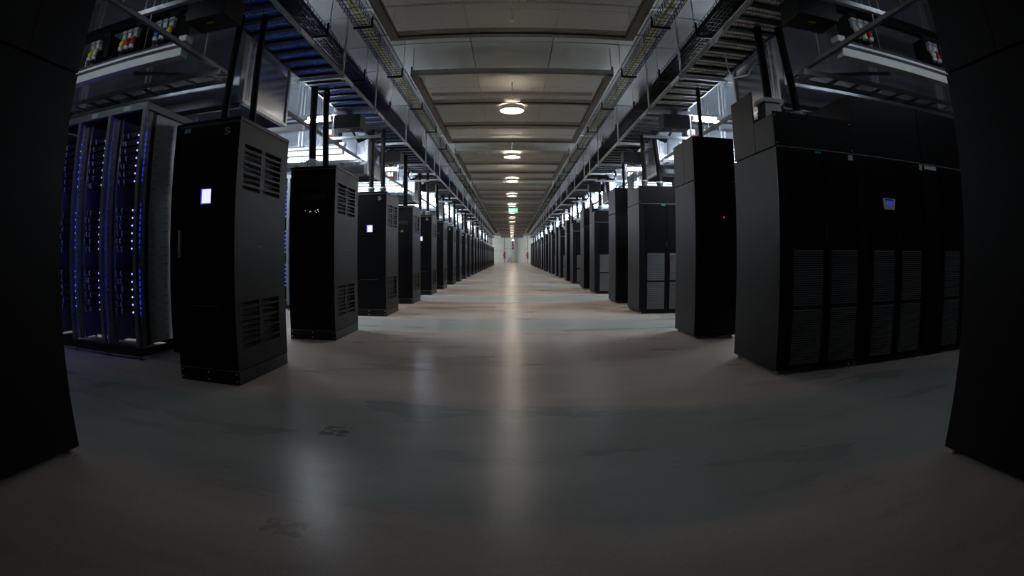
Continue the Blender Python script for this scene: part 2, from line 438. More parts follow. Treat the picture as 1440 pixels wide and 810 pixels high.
louv = {}
def louver_mesh(w):
    k = round(w, 3)
    if k not in louv:
        louv[k] = MB().prism([(0, 0), (-.013, .003), (-.015, .0075), (0, .0125)], 'x', 0, w).mesh('louver', 'louver')
    return louv[k]
def louver_joined(w, n, pitch):
    mb = MB()
    for i in range(n):
        z = i*pitch; mb.prism([(0, z), (-.013, z+.003), (-.015, z+.0075), (0, z+.0125)], 'x', 0, w)
    return mb
def power_unit(loc, width, doors, high, label, fine, end=False, extras=()):
    D, H = .92, 1.965
    t = thing('power_unit', label, 'cabinet', loc, 'louvred power units right of the corridor')
    part('body', B(.012, width-.002, .022, D, .05, H), 'black_deep', t)
    if end:
        part('end_panel', B(0, .013, .012, D, .04, H, c=.003), 'black_panel', t)
        part('corner_strip', B(.0, .022, -.004, .02, .04, H, c=.003), 'black_gloss', t)
    x_prev = .022 if end else .0
    part('filler_strip', B(x_prev+.003, doors[0][0]-.004, .002, .022, .05, H-.004, c=.003), 'black_panel', t)
    for (a, b, lw) in doors:
        d = part('door', B(a, b-.005, 0, .022, .05, H-.004, c=.004), 'door_black', t)
        if lw:
            l0, l1 = lw
            for z0 in (.085, .600):
                part('louver_recess', B(l0-.006, l1+.006, -.003, .004, z0-.006, z0+.494), 'black_deep', d)
                if fine:
                    me = louver_mesh(l1-l0)
                    for i in range(25): part('louver', me, None, d, (l0, -.002, z0+.0193*i))
                else:
                    part('louver_stack', louver_joined(l1-l0, 25, .0193), 'louver', d, (l0, -.002, z0), kind='stuff')
    if len(doors) > 1:
        part('door_latch', B(doors[1][0]-.03, doors[1][0]-.008, -.016, .002, 1.18, 1.29, c=.004), 'graphite', t)
    part('top_edge', B(.022 if end else 0, width, -.006, .01, H-.002, H+.008), 'galv_dark', t)
    if high:
        sh = part('shroud', B(.003, width-.003, .004, D-.02, H+.012, 2.55, c=.003), 'black_panel', t)
    else:
        sh = part('shroud', B(.0, width-.004, .0, .016, H+.012, 2.285, c=.003), 'black_panel', t)
        part('shroud_low_side', B(0, .014, .018, .40, H+.012, 2.262, c=.002), 'black_panel', sh)
        part('shroud_high_side', B(0, .014, .405, D-.02, H+.012, 2.575, c=.002), 'black_panel', sh)
        part('shroud_return', B(.014, .12, D-.04, D-.02, H+.012, 2.575, c=.002), 'black_paint', sh)
        part('shroud_floor', B(.014, width, .018, D-.04, H+.012, H+.03), 'black_deep', sh)
        sc_ = MB().tube([(0, .002, 0), (0, -.003, 0)], .006, 8).mesh('screw', 'galv')
        for x, z in ((.02, 2.25), (width-.03, 2.25), (.02, 2.0), (width-.03, 2.0)): part('screw', sc_, None, sh, (x, 0, z))
    foot = MB().tube([(0, 0, 0), (0, 0, .055)], .02, 8).mesh('foot', 'galv')
    for x in (.04, width-.04):
        for y in (.05, D-.06): part('foot', foot, None, t, (x, y, 0))
    for (nm, x0, x1, z0, z1, m) in extras: part(nm, B(x0, x1, -.006, .001, z0, z1), m, t)
    return t
def logo(t, x, z):
    lg = MB()
    for i in range(4): lg.tube([(x+.018*i-.027, 0, z), (x+.018*i-.027, -.006, z)], .011, 10)
    part('maker_badge', lg, 'teal', t, label='small teal badge')
D1 = ((.11, .525, (.148, .468)), (.53, .915, (.575, .89)))
units = []
for k in range(NPAIR):
    y = RA[k]
    lab = ('nearest louvred power unit with low shroud, at the right corridor edge' if k == 0 else
           'louvred power unit at the right corridor edge, %s of its kind from the camera' % ORD[k])
    if k < 2:
        u = power_unit((XR, y, 0), .918, D1, False, lab, k == 0, True, (('paper_label', .83, .888, 1.905, 1.955, 'label_white'),))
        logo(u, .46, 1.945)
        u1 = u
    else: copy_tree(u1, (XR, y, 0), lab)
    if k < 4:
        if k < 2:
            u = power_unit((XR+.92, y, 0), 1.01, ((.12, .575, (.20, .49)), (.58, 1.005, (.61, .92))), True,
                           ('power unit with grey framed blue screen, second out from the corridor' if k == 0 else
                            'tall shrouded power unit beside the second louvred unit, right of the corridor'), k == 0, False,
                           (('paper_label', .955, 1.002, 1.90, 1.955, 'label_white'),))
            # display: grey trapezoid bezel with a blue screen
            d = part('display', MB().prism([(.34, 1.575), (.52, 1.575), (.505, 1.47), (.355, 1.47)], 'y', -.014, .001), 'bezel_grey', u, label='grey bezel')
            part('screen', MB().prism([(.378, 1.562), (.482, 1.562), (.476, 1.512), (.384, 1.512)], 'y', -.017, -.013), 'screen_blue', d)
            part('screen_shade', B(.37, .49, -.018, -.013, 1.556, 1.566), 'black_gloss', d)
            u2 = u
        else: copy_tree(u2, (XR+.92, y, 0), 'tall shrouded power unit beside the %s louvred unit, right of the corridor' % ORD[k])
    if k == 0:
        power_unit((XR+1.935, y, 0), 1.35, ((.28, .66, (.33, .62)), (.665, 1.34, (.74, 1.04))), True,
                   'dim outermost power unit next to the right picture edge', True, False,
                   (('paper_label', .03, .235, 1.915, 1.955, 'label_white'),))

# ================================================================== server racks on the left
def triplet(loc, label, fine):
    """three open columns side by side; the right front post stands at x=0, the rack grows to -x, front at y=0"""
    P, H, D = .555, 2.57, .95
    t = thing('server_rack', label, 'rack', loc, 'open server racks of three columns')
    fr = part('base_frame', MB().box(-3*P-.03, .03, 0, .06, .035, .12).box(-3*P-.03, .03, D-.06, D, .035, .12)
              .box(-.03, .03, .06, D-.06, .035, .10).box(-3*P-.03, -3*P+.03, .06, D-.06, .035, .10), 'black_steel', t)
    foot = MB().tube([(0, 0, 0), (0, 0, .04)], .018, 8).mesh('foot', 'galv')
    for i in range(4):
        for y in (.03, D-.03): part('foot', foot, None, fr, (-i*P, y, 0))
    post = B(-.024, .024, 0, .05, .12, 2.50).mesh('post', 'rack_grey')
    for i in range(4):
        for y in (0, D-.05): part('post', post, None, t, (-i*P, y, 0))
    tb = part('top_frame', MB().box(-3*P-.03, .03, 0, .06, 2.50, H).box(-3*P-.03, .03, D-.06, D, 2.50, H).box(-.03, .03, .06, D-.06, 2.50, H)
              .box(-3*P-.03, -3*P+.03, .06, D-.06, 2.50, H), 'rack_grey', t)
    for i in range(3): part('number_plate', B(-i*P-.33, -i*P-.22, -.004, .001, 2.512, 2.558), 'label_white', tb)
    part('top_cover', B(-3*P, 0, .02, D-.02, H, H+.006), 'black_steel', t)
    # perforated side sheet with rows of short slots
    ss = part('side_sheet', B(-.012, .0, .24, .93, .14, 2.49), 'rack_sheet', t)
    sl = MB()
    for r in range(27):
        for y in (.30, .55, .84): sl.box(-.001, .003, y-.035, y+.035, .19+r*.084, .195+r*.084)
    part('sheet_slots', sl, 'black_deep', ss, kind='stuff')
    part('side_rail', B(-.02, .012, .085, .15, .13, 2.49), 'rack_grey', t)
    part('side_channel', B(-.016, .0, .155, .235, .13, 2.49), 'black_steel', t)
    clips = MB()
    for r in range(34):
        z = .35+r*.06+random.uniform(-.01, .01)
        clips.box(.0, .016+random.uniform(0, .01), .055, .08, z, z+.022)
    part('side_clips', clips, 'galv', t, kind='stuff')
    srv = B(0, .40, 0, .70, 0, .056).mesh('server', 'black_steel')
    led = MB().tube([(0, .001, 0), (0, -.007, 0)], .0085, 8).mesh('led', 'blue_led')
    led2 = MB().tube([(0, .001, 0), (0, -.007, 0)], .0085, 8).mesh('led', 'violet_led')
    plug = MB().tube([(0, 0, 0), (.012, -.035, -.006), (.03, -.05, -.03), (.04, -.045, -.06)], .0075, 6).mesh('patch_lead', 'galv')
    port = B(0, .07, -.004, .001, 0, .022).mesh('port_block', 'graphite')
    for i in range(3):
        x0 = -(i+1)*P
        part('column_side_sheet', B(x0+.026, x0+.032, .055, .90, .13, 2.48), 'side_sheet', t)
        part('column_rail', B(x0+.036, x0+.10, .09, .10, .13, 2.46), 'rack_grey', t)
        teeth = MB()
        for r in range(36): teeth.box(x0+.034, x0+.05, .075, .095, .25+r*.06, .27+r*.06)
        part('rail_teeth', teeth, 'rack_sheet', t, kind='stuff')
        part('column_back', B(x0+.03, x0+P-.03, .90, .91, .13, 2.48), 'black_deep', t)
        part('trunk_cable', MB().tube([(x0+.16, .10, 2.46), (x0+.155, .09, 1.7), (x0+.165, .095, 1.0), (x0+.15, .09, .14)], .012, 6), 'galv_dark', t)
        for z0, h in ((1.765, .55), (1.085, .45), (.445, .45)):
            part('added_glow_bar', B(x0+P-.034, x0+P-.028, .052, .06, z0, z0+h), 'added_bar_glow', t)  # glowing strip added behind the post to throw blue onto the side sheet
        if fine:
            for g, z0 in enumerate((1.765, 1.085, .445)):
                n = (7, 6, 6)[g]
                for r in range(n):
                    z = z0+r*(.56/7 if g == 0 else .077)
                    s = part('server', srv, None, t, (x0+.125, .12, z))
                    part('led', led if random.random() < .7 else led2, None, s, (.33+random.uniform(-.01, .01), 0, .028))
                    part('led', led if random.random() < .8 else led2, None, s, (.375, 0, .036+random.uniform(-.008, .008)))
                    part('led', led2, None, s, (.285, 0, .016))
                    part('patch_lead', plug, None, s, (.05+random.uniform(-.02, .02), 0, .045))
                    part('patch_lead', plug, None, s, (.12+random.uniform(-.02, .02), 0, .04))
                    part('port_block', port, None, s, (.17, 0, .012))
        else:
            st = MB(); ld = MB()
            for g, z0 in enumerate((1.765, 1.085, .445)):
                for r in range((7, 6, 6)[g]):
                    z = z0+r*.078
                    st.box(x0+.125, x0+.525, .12, .82, z, z+.056)
                    for xx in (.45, .50): ld.box(x0+xx, x0+xx+.012, .113, .121, z+.022, z+.034)
            s = part('server_stack', st, 'black_steel', t, kind='stuff')
            part('led_row', ld, 'blue_led', s, kind='stuff')
    return t
triplet((-3.66, LA[0]+.43, 0), 'open server rack with blue lights beside the nearest display cabinet', True)
t2 = triplet((-3.66, LA[1]+.43, 0), 'open server rack behind the second pair of left cabinets', False)
copy_tree(t2, (-3.66, LA[2]+.43, 0), 'open server rack behind the third display cabinet on the left')
single('blanking_panel', B(-3.62, -2.77, 4.62, 4.65, 0, 2.44), 'black_paint', 'black blanking panel between server rack and nearest display cabinet', 'panel')

# ================================================================== ladder trays and what they carry
TY0, TY1 = 1.2, 66.0
def cable_ladder(s, label):
    t = thing('cable_ladder', label, 'cable tray', (s*2.49, 0, 3.35), 'cable ladders over the cabinets')
    part('side_rail', MB().box(-.30, -.28, TY0, TY1, 0, .055), 'galv_dark', t)
    part('side_rail', MB().box(.28, .30, TY0, TY1, 0, .055), 'galv_dark', t)
    rung = B(-.28, .28, -.032, .032, .0, .03).mesh('rung', 'black_deep')
    y = TY0+.12; n = 0
    while y < TY1:
        part('rung', rung, None, t, (0, y, 0)); n += 1
        y += .30
    for yj in (4.9, 6.45, 8.3, 10.7, 13.2, 15.2): part('splice_plate', B(-s*.306, -s*.300, yj-.20, yj+.20, .004, .050), 'alu', t)
    return t
cable_ladder(-1, 'ladder tray with blue cables hanging over the left cabinets')
cable_ladder(1, 'ladder tray with cream cables hanging over the right cabinets')

def bundle(s, m, label):
    t = thing('cable_bundle', label, 'cables', (s*2.49, 0, 3.385), 'cable bundles in the ladder trays')
    r = .0185; pts = []
    y = TY0+.12-.15; i = 0
    seq = ((0.0, .0), (.05, -.001), (.10, -.010), (.15, -.014), (.20, -.010), (.25, -.001))
    while y < TY1-.4:
        for dy, dz in seq:
            pts.append((0, y+.15+dy, dz+r))
        y += .30
    me = MB().tube(pts, r, 7).mesh('cable', m)
    n = 14
    for q in range(n):
        part('cable', me, None, t, ((q-(n-1)/2)*.0385, random.uniform(-.012, .012), random.uniform(0, .003)))
    # second layer, closing the gaps seen from below
    part('upper_layer', B(-.268, .268, TY0, TY1, .042, .066), 'navy_cable' if s < 0 else 'cream_cable', t)
    if True:  # wavy line per bay: drawn highlight on the blue cables, dark line on the cream
        wave_line = MB(); y = TY0+.12+.15
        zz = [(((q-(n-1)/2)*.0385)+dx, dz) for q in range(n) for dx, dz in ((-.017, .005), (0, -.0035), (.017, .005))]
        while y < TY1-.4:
            wave_line.tube([(x, y+(.012 if i_ % 3 == 1 else -.006), -.015+z_) for i_, (x, z_) in enumerate(zz)], .0065, 4)
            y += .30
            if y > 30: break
        part('glint_and_dark_line', wave_line, 'label_white' if s < 0 else 'wave_line', t, kind='stuff')
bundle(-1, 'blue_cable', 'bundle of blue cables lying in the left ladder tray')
bundle(1, 'cream_cable', 'bundle of cream cables lying in the right ladder tray')

hang_y = [6.12, 7.80, 10.30, 12.82, 14.30, 15.40]+[17.9+2.53*i for i in range(19)]
for s, nm in ((-1, 'blue cable ladder'), (1, 'cream cable ladder')):
    proto = {}
    for i, y in enumerate(hang_y):
        lab = '%s trapeze hanger from the camera under the %s' % (ORD[i], nm)
        w = (y-LA[0]) % PAIR
        far = .33 if .9 < w < 2.44 else .56          # no room beside the containment wall
        if abs(w-4.2) < .12: far = .37
        if far not in proto:
            p = proto[far] = thing('trapeze_hanger', lab, 'hanger', (s*2.49, y, 3.30), 'trapeze hangers of the ladder trays')
            part('strut', MB().prism([(-.02, .045), (-.02, 0), (.02, 0), (.02, .045), (.014, .045), (.014, .007), (-.014, .007), (-.014, .045)], 'x', -s*.36, s*far), 'galv', p)
            for x in (-.33, .316):
                rd = part('rod', MB().tube([(s*x, 0, -.03), (s*x, 0, 1.28)], .014 if x < 0 else .008, 8), 'steel_bright', p)
                part('nut', MB().tube([(s*x, 0, -.012), (s*x, 0, -.001)], .02, 6), 'galv', rd)
        else:
            copy_tree(proto[far], (s*2.49, y, 3.30), lab)

def basket(s, x0, x1, z, h, label, cable_mat, ncab, full):
    """wire basket: lengthwise wires and U hoops; x0..x1 as |x|"""
    t = thing('wire_basket', label, 'cable tray', (s*(x0+x1)/2, 0, z), 'wire basket trays')
    hw = (x1-x0)/2; y0, y1 = 3.0, 64.0
    lw = MB(); nb = max(3, int(round(2*hw/.05)))
    for i in range(nb+1):
        x = -hw+2*hw*i/nb; lw.box(x-.0025, x+.0025, y0, y1, -.0025, .0025)
    for x in (-hw, hw):
        for zz in (.5*h, h): lw.box(x-.0025, x+.0025, y0, y1, zz-.0025, zz+.0025)
    part('long_wires', lw, 'black_steel', t, kind='stuff')
    hoops = MB(); y = y0
    while y < y1:
        w = .003 if y < 25 else .004
        hoops.box(-hw, hw, y-w, y+w, -.008, -.002).box(-hw-.003, -hw+.003, y-w, y+w, -.008, h).box(hw-.003, hw+.003, y-w, y+w, -.008, h)
        y += .10 if y < 25 else .2
    part('hoops', hoops, 'black_steel', t, kind='stuff')
    return t
def fibres(s, xc, z, m, label, n, r, spread, y0=3.0, y1=64.0, name='fibre_cable', layers=1):
    t = thing(name, label, 'cables', (s*xc, 0, z))
    for l_ in range(layers):
        for q in range(n-l_ % 2):
            pts = []; y = y0; ph = random.uniform(0, 6)
            base = (q-(n-1-l_ % 2)/2)*spread/max(1, n-1)
            while y <= y1:
                pts.append((base+.004*math.sin(y*1.3+ph), y, r+.004+.004*math.sin(y*2.1+ph)+(q % 2)*r*.5+l_*r*1.7)); y += .5
            part('cable', MB().tube(pts, r, 5), m, t)
basket(-1, 2.205, 2.49, 3.66, .11, 'black wire basket packed with navy cables beside the blue ladder', 'navy_cable', 0, True)
basket(1, 2.205, 2.49, 3.66, .11, 'black wire basket packed with black cables beside the cream ladder', 'black_cable', 0, True)
fibres(-1, 2.347, 3.664, 'navy_cable', 'navy cables filling the left wire basket', 13, .0130, .25, name='navy_cables', layers=4)
fibres(1, 2.347, 3.664, 'black_cable', 'black cables filling the right wire basket', 13, .0130, .25, name='black_cables', layers=4)
basket(-1, 1.76, 1.97, 3.90, .09, 'upper wire basket with yellow fibres, left of the ceiling grilles', 'yellow', 0, False)
basket(1, 1.76, 1.97, 3.90, .09, 'upper wire basket with yellow fibres, right of the ceiling grilles', 'yellow', 0, False)
fibres(-1, 1.83, 3.90, 'yellow', 'yellow fibre cables in the upper left wire basket', 2, .010, .035)
fibres(1, 1.83, 3.90, 'yellow', 'yellow fibre cables in the upper right wire basket', 2, .010, .035)

def brackets(s, xi, xo, z, up, ys, label, group):
    p = None
    for i, y in enumerate(ys):
        lab = label % ORD[i]
        if p is None:
            p = thing('basket_bracket', lab, 'bracket', (s*(xi+xo)/2, y, z), group)
            w = (xo-xi)/2; R = .03
            path = [(s*w, -.0), (-s*(w-R), 0), (-s*(w-R*.35), R*.3), (-s*w, R), (-s*w, up)]
            arm = MB()
            arm.prism([(s*w, -.024), (-s*w, -.024), (-s*w, 0), (s*w, 0)], 'y', -.016, .016)
            part('arm', arm, 'black_steel', p)
            part('upright', MB().box(-s*w, -s*(w-.022), -.016, .016, -.024, up), 'black_steel', p)
            part('rod', MB().tube([(-s*(w+.006), 0, up*.5), (-s*(w+.006), 0, CEIL-.02-z)], .006, 6), 'steel_bright', p)
            part('clip', B(-s*(w+.02), -s*(w-.02), -.012, .012, up*.55, up*.75), 'galv', p)
        else: copy_tree(p, (s*(xi+xo)/2, y, z), lab)
by = [5.5+1.72*i for i in range(34)]
yy = [5.85+1.94*i for i in range(30)]
for s, side in ((-1, 'left'), (1, 'right')):
    brackets(s, 2.185, 2.49, 3.65, .17, by, '%s black bracket from the camera under the lower ' + side + ' wire basket', 'brackets of the lower wire baskets')
    brackets(s, 1.73, 1.985, 3.89, .13, yy, '%s black bracket from the camera under the upper ' + side + ' wire basket', 'brackets of the upper wire baskets')

# ================================================================== ceiling grilles and corridor lamps
def grille(y0, y1, label):
    Wd = 1.70; zb, zt = 4.05, 4.22
    t = thing('ceiling_grille', label, 'grille', (0, y0, zb), 'mesh ceiling grilles over the corridor')
    L_ = y1-y0
    for s in (-1, 1):
        part('side_bar', MB().box(s*(Wd-.13), s*Wd, 0, L_, 0, .02).box(s*(Wd-.02), s*Wd, 0, L_, 0, zt-zb).box(s*(Wd-.13), s*(Wd-.115), 0, L_, 0, .07), 'frame_brown', t)
    for y in (0, L_-.11):
        part('end_bar', MB().box(-Wd+.13, Wd-.13, y, y+.11, 0, .02).box(-Wd, Wd, y if y else 0, (y if y else 0)+.02, 0, .10).box(-Wd+.13, Wd-.13, y+.08, y+.10, 0, .12), 'frame_brown' if y else 'beam_grey', t)
    for i in (1, 2):
        y = L_*i/3
        part('cross_bar', MB().box(-Wd+.13, Wd-.13, y-.05, y+.05, 0, .02).box(-Wd+.13, Wd-.13, y-.05, y-.035, 0, .10).box(-Wd+.13, Wd-.13, y+.035, y+.05, 0, .10), 'frame_brown', t)
    for i in range(6):
        y = L_*(i+.5)/6
        if i in (1, 4): part('cross_rib', B(-Wd+.16, Wd-.16, y-.03, y+.03, .05, .11), 'beam_grey', t)
    mm = MB(); mm.v = [(-Wd+.12, .1, .024), (Wd-.12, .1, .024), (Wd-.12, L_-.1, .024), (-Wd+.12, L_-.1, .024)]; mm.f = [(0, 1, 2, 3)]; mm.sm = [False]
    part('mesh', mm, 'mesh', t)
    for s in (-1, 1):
        for y in (.04, L_*.5, L_-.04):
            part('hanger_rod', MB().tube([(s*(Wd-.03), y, .05), (s*(Wd-.03), y, CEIL-.02-zb)], .007, 6), 'steel_bright', t)
    return t
g0 = None
for i in range(12):
    y0 = 1.30+6.95*i
    lab = '%s mesh ceiling grille from the camera, over the corridor' % ORD[i]
    if g0 is None: g0 = grille(y0, y0+5.44, lab)
    else: copy_tree(g0, (0, y0, 4.05), lab)

def disc_lamp(y, lab, low, up):
    pl = thing('disc_lamp', lab, 'lamp', (0, y, 3.985), 'round corridor lamps')
    ring = MB(); n = 32; prof = ((.252, -.040), (.252, .052), (.243, .052), (.243, -.040))
    for (r_, z_) in prof:
        for k_ in range(n): ring.v.append((r_*math.cos(2*PI*k_/n), r_*math.sin(2*PI*k_/n), z_))
    for i_ in range(4):
        for k_ in range(n): ring.f.append((i_*n+k_, i_*n+(k_+1) % n, ((i_+1) % 4)*n+(k_+1) % n, ((i_+1) % 4)*n+k_)); ring.sm.append(False)
    part('housing', ring, 'white_paint', pl)
    baf = MB()
    for (r_, z_) in ((.2425, -.039), (.2425, -.002), (.237, -.002), (.237, -.039)):
        for k_ in range(n): baf.v.append((r_*math.cos(2*PI*k_/n), r_*math.sin(2*PI*k_/n), z_))
    baf.f = list(ring.f); baf.sm = list(ring.sm)
    part('added_baffle', baf, 'black_steel', pl)  # dark ring added to hide the glow of distant lamps
    part('added_uplight', MB().lathe(0, 0, [(.235, .034), (.235, .040)], 32), up, pl)  # glowing disc added on top to light the ceiling
    part('diffuser', MB().lathe(0, 0, [(.235, -.004), (.235, .002)], 32), low, pl)
    part('stem', MB().tube([(0, 0, .04), (0, 0, CEIL-.02-3.985)], .01, 8), 'galv', pl)
    return pl
pl = None
for i in range(16):
    y = 5.2+5.02*i
    lab = '%s round corridor lamp from the camera under the ceiling grilles' % ORD[i]
    if i == 0: disc_lamp(y, 'round corridor lamp overhead, nearest of its row', 'pendant_dim', 'pendant_dim')
    elif pl is None: pl = disc_lamp(y, lab, 'pendant_light', 'added_uplight_glow')
    else: copy_tree(pl, (0, y, 3.985), lab)

# sprinkler pipes in the ceiling
for i, (y, z, lab) in enumerate(((6.25, 4.36, 'white sprinkler pipe with drop head above the nearest ceiling grille'),
                                 (7.35, 4.44, 'thin dark sprinkler pipe crossing the first gap between the grilles'),
                                 (14.25, 4.40, 'sprinkler pipe crossing the second gap between the grilles'),
                                 (21.2, 4.40, 'sprinkler pipe crossing the third gap between the grilles'))):
    t = thing('sprinkler_pipe', lab, 'pipe', (0, y, z), 'sprinkler pipes under the ceiling')
    part('pipe', MB().tube([(-2.3, 0, 0), (2.3, 0, 0)], .02 if i != 1 else .012, 8), ('white_paint', 'galv_dark', 'white_paint', 'white_paint')[i], t)
    for x in (-2.1, 0.3, 2.1): part('pipe_hanger', MB().tube([(x, 0, 0), (x, 0, CEIL-.02-z)], .006, 6), 'galv', t)
    if i == 0:
        part('sprinkler_head', MB().tube([(0, 0, .0), (0, 0, -.28)], .011, 8).tube([(-.02, 0, -.12), (.02, 0, -.12)], .016, 8).lathe(0, 0, [(.03, -.29), (.03, -.28)], 12), 'white_paint', t)
        part('coupling', MB().tube([(-.03, 0, 0), (.03, 0, 0)], .03, 10), 'white_paint', t)
    if i == 1:
        for x in (-1.62, 1.62): part('sprinkler_head', MB().lathe(x, 0, [(.012, -.10), (.035, -.095), (.012, -.08), (.012, 0)], 10), 'galv_dark', t)

# exit sign
t = thing('exit_sign', 'small glowing green exit sign hanging in mid corridor', 'sign', (.06, 29.0, 3.46))
part('sign_box', B(-.26, .26, -.04, .04, 0, .26, c=.01), 'exit_green', t)
part('running_figure', MB().box(-.20, .02, -.046, -.038, .04, .22).box(.06, .20, -.046, -.038, .08, .18), 'exit_white', t)
for x in (-.2, .2): part('rod', MB().tube([(x, 0, .25), (x, 0, CEIL-.02-3.46)], .008, 6), 'galv', t)

# ================================================================== over-row equipment, both sides
def sheets(s, ya, label):
    """metal containment over a hot aisle: a sheet wall on each side and an end wall along the corridor"""
    xi = 2.87; y0 = 1.16; y1 = 2.38; zb = 2.66
    t = thing('containment_duct', label, 'duct', (s*xi, ya, zb), 'shiny metal containment walls over the hot aisles')
    z1 = CEIL-.025-zb
    xs = (.04, 1.45, 2.77, 4.09, 5.41)
    for i in range(4):
        a, b = s*(xs[i]+.002), s*(xs[i+1]-.002)
        part('front_sheet', B(a, b, y0, y0+.02, .30, z1), 'sheet', t)
        part('mirror_skirt', MB().prism([(y0, .299), (y0+.006, .20), (y0+.022, .09), (y0+.045, 0), (y0+.06, 0), (y0+.02, .299)], 'x', a, b), 'sheet', t)  # added bend, tilted to mirror the aisle lamp as a white band
        part('rear_sheet', B(a, b, y1-.02, y1, 0, z1), 'sheet', t)
        if i:
            for dx in (-.055, .02): part('seam_post', B(s*(xs[i]+dx), s*(xs[i]+dx+.035), y0-.03, y0, .3, z1), 'alu', t)
    part('end_sheet', B(-s*.01, s*.01, y0+.05, y1-.05, .03, z1), 'sheet', t)
    for y in (y0, y1-.05): part('corner_post', B(-s*.03, s*.035, y, y+.05, 0, z1), 'alu', t)
    part('mid_post', B(-s*.014, s*.02, y0+.16, y0+.19, .03, z1), 'alu', t)
    part('sill', B(-s*.03, s*.03, y0+.05, y1-.05, -.01, .03), 'alu', t)
    part('bottom_rail', B(s*.04, s*5.4, y0+.062, y0+.10, -.05, .02), 'galv_dark', t)
    return t
def busway(s, ya, yo, label):
    t = thing('busway', label, 'busway', (s*3.03, ya+yo, 2.86), 'busways above the rows')
    part('lower_channel', B(0, s*3.6, -.06, .06, 0, .085, c=.006), 'white_paint', t)
    part('busbar', B(s*.02, s*3.6, -.035, .035, .085, .125), 'black_steel', t)
    part('upper_channel', B(s*.03, s*3.6, -.045, .045, .125, .150), 'alu', t)
    part('top_rail', B(s*.05, s*3.6, -.02, .02, .150, .19), 'black_steel', t)
    part('end_bracket', B(-s*.03, s*.06, -.06, .06, .15, .21), 'white_plastic', t)
    for x in (.59, 2.6): part('drop_rod', MB().tube([(s*x, 0, .19), (s*x, 0, CEIL-.02-2.86)], .006, 6), 'steel_bright', t)
    return t
def feeder(s, ya, label):
    t = thing('feeder_bus', label, 'busway', (s*2.75, ya+.34, 3.46), 'upper feeder busways')
    part('trunking', B(0, s*3.8, -.05, .05, 0, .10, c=.005), 'black_paint', t)
    part('end_plate', B(-s*.012, 0, -.06, .06, -.01, .11), 'graphite', t)
    for x in (.4, 2.4): part('rod', MB().tube([(s*x, 0, .10), (s*x, 0, CEIL-.02-3.46)], .006, 6), 'steel_bright', t)
    return t
def row_ladder(s, ya, yo, label):
    t = thing('row_ladder', label, 'cable tray', (s*2.80, ya+yo, 2.77), 'small ladders above the rows')
    for y in (-.15, .135): part('side_rail', B(0, s*3.6, y, y+.015, 0, .055), 'galv', t)
    rung = B(-.02, .02, -.135, .135, .005, .025).mesh('rung', 'galv_dark')
    for i in range(12): part('rung', rung, None, t, (s*(.12+.32*i), 0, 0))
    for x in (1.0, 2.6): part('rod', MB().tube([(s*x, .16, .02), (s*x, .16, CEIL-.02-2.77)], .005, 6), 'steel_bright', t)
    return t
def tap_box(s, x, ya, yo, z, label, plugs):
    t = thing('tap_box', label, 'tap box', (s*x, ya+yo, z), 'black tap boxes on the busways')
    part('box', B(-.15, .15, -.10, .10, 0, .27, c=.006), 'black_paint', t)
    part('plug_in_foot', B(-.06, .06, -.04, .04, .27, .345), 'black_steel', t)
    for i, m in enumerate(plugs):
        xx = -.09+.085*i
        h = part('socket', MB().box(xx-.03, xx+.03, -.15, -.10, .11, .18), 'white_plastic' if i % 2 else 'galv', t)
        part('socket_lid', MB().box(xx-.032, xx+.032, -.16, -.10, .185, .215).box(xx+.022, xx+.032, -.16, -.15, .12, .2), 'galv', h)
        p = part('plug', MB().tube([(xx, -.14, .11), (xx, -.17, .06), (xx, -.175, .02)], [.026, .03, .022], 8), m, t)
        part('plug_collar', MB().tube([(xx, -.175, .02), (xx, -.175, -.02)], [.03, .026], 8), 'white_plastic', p)
    return t
def strip_lamp(s, x0, y, mtl, label):
    t = thing('strip_lamp', label, 'lamp', (s*x0, y, 3.24), 'fluorescent strip lamps between the rows')
    part('housing', MB().prism([(-.06, .045), (-.03, .075), (.03, .075), (.06, .045), (.06, .050), (.035, .09), (-.035, .09), (-.06, .050)], 'x', 0, s*1.22), 'white_paint', t)
    part('tube', MB().tube([(s*.03, 0, .005), (s*1.19, 0, .005)], .036, 10), mtl, t)  # made thicker so its bloom is part of the shape
    for x in (0, 1.19): part('end_cap', B(s*x, s*(x+.03), -.035, .035, -.02, .055), 'white_plastic', t)
    for x in (.15, 1.07): part('rod', MB().tube([(s*x, 0, .10), (s*x, 0, CEIL-.02-3.24)], .005, 6), 'steel_bright', t)
    return t

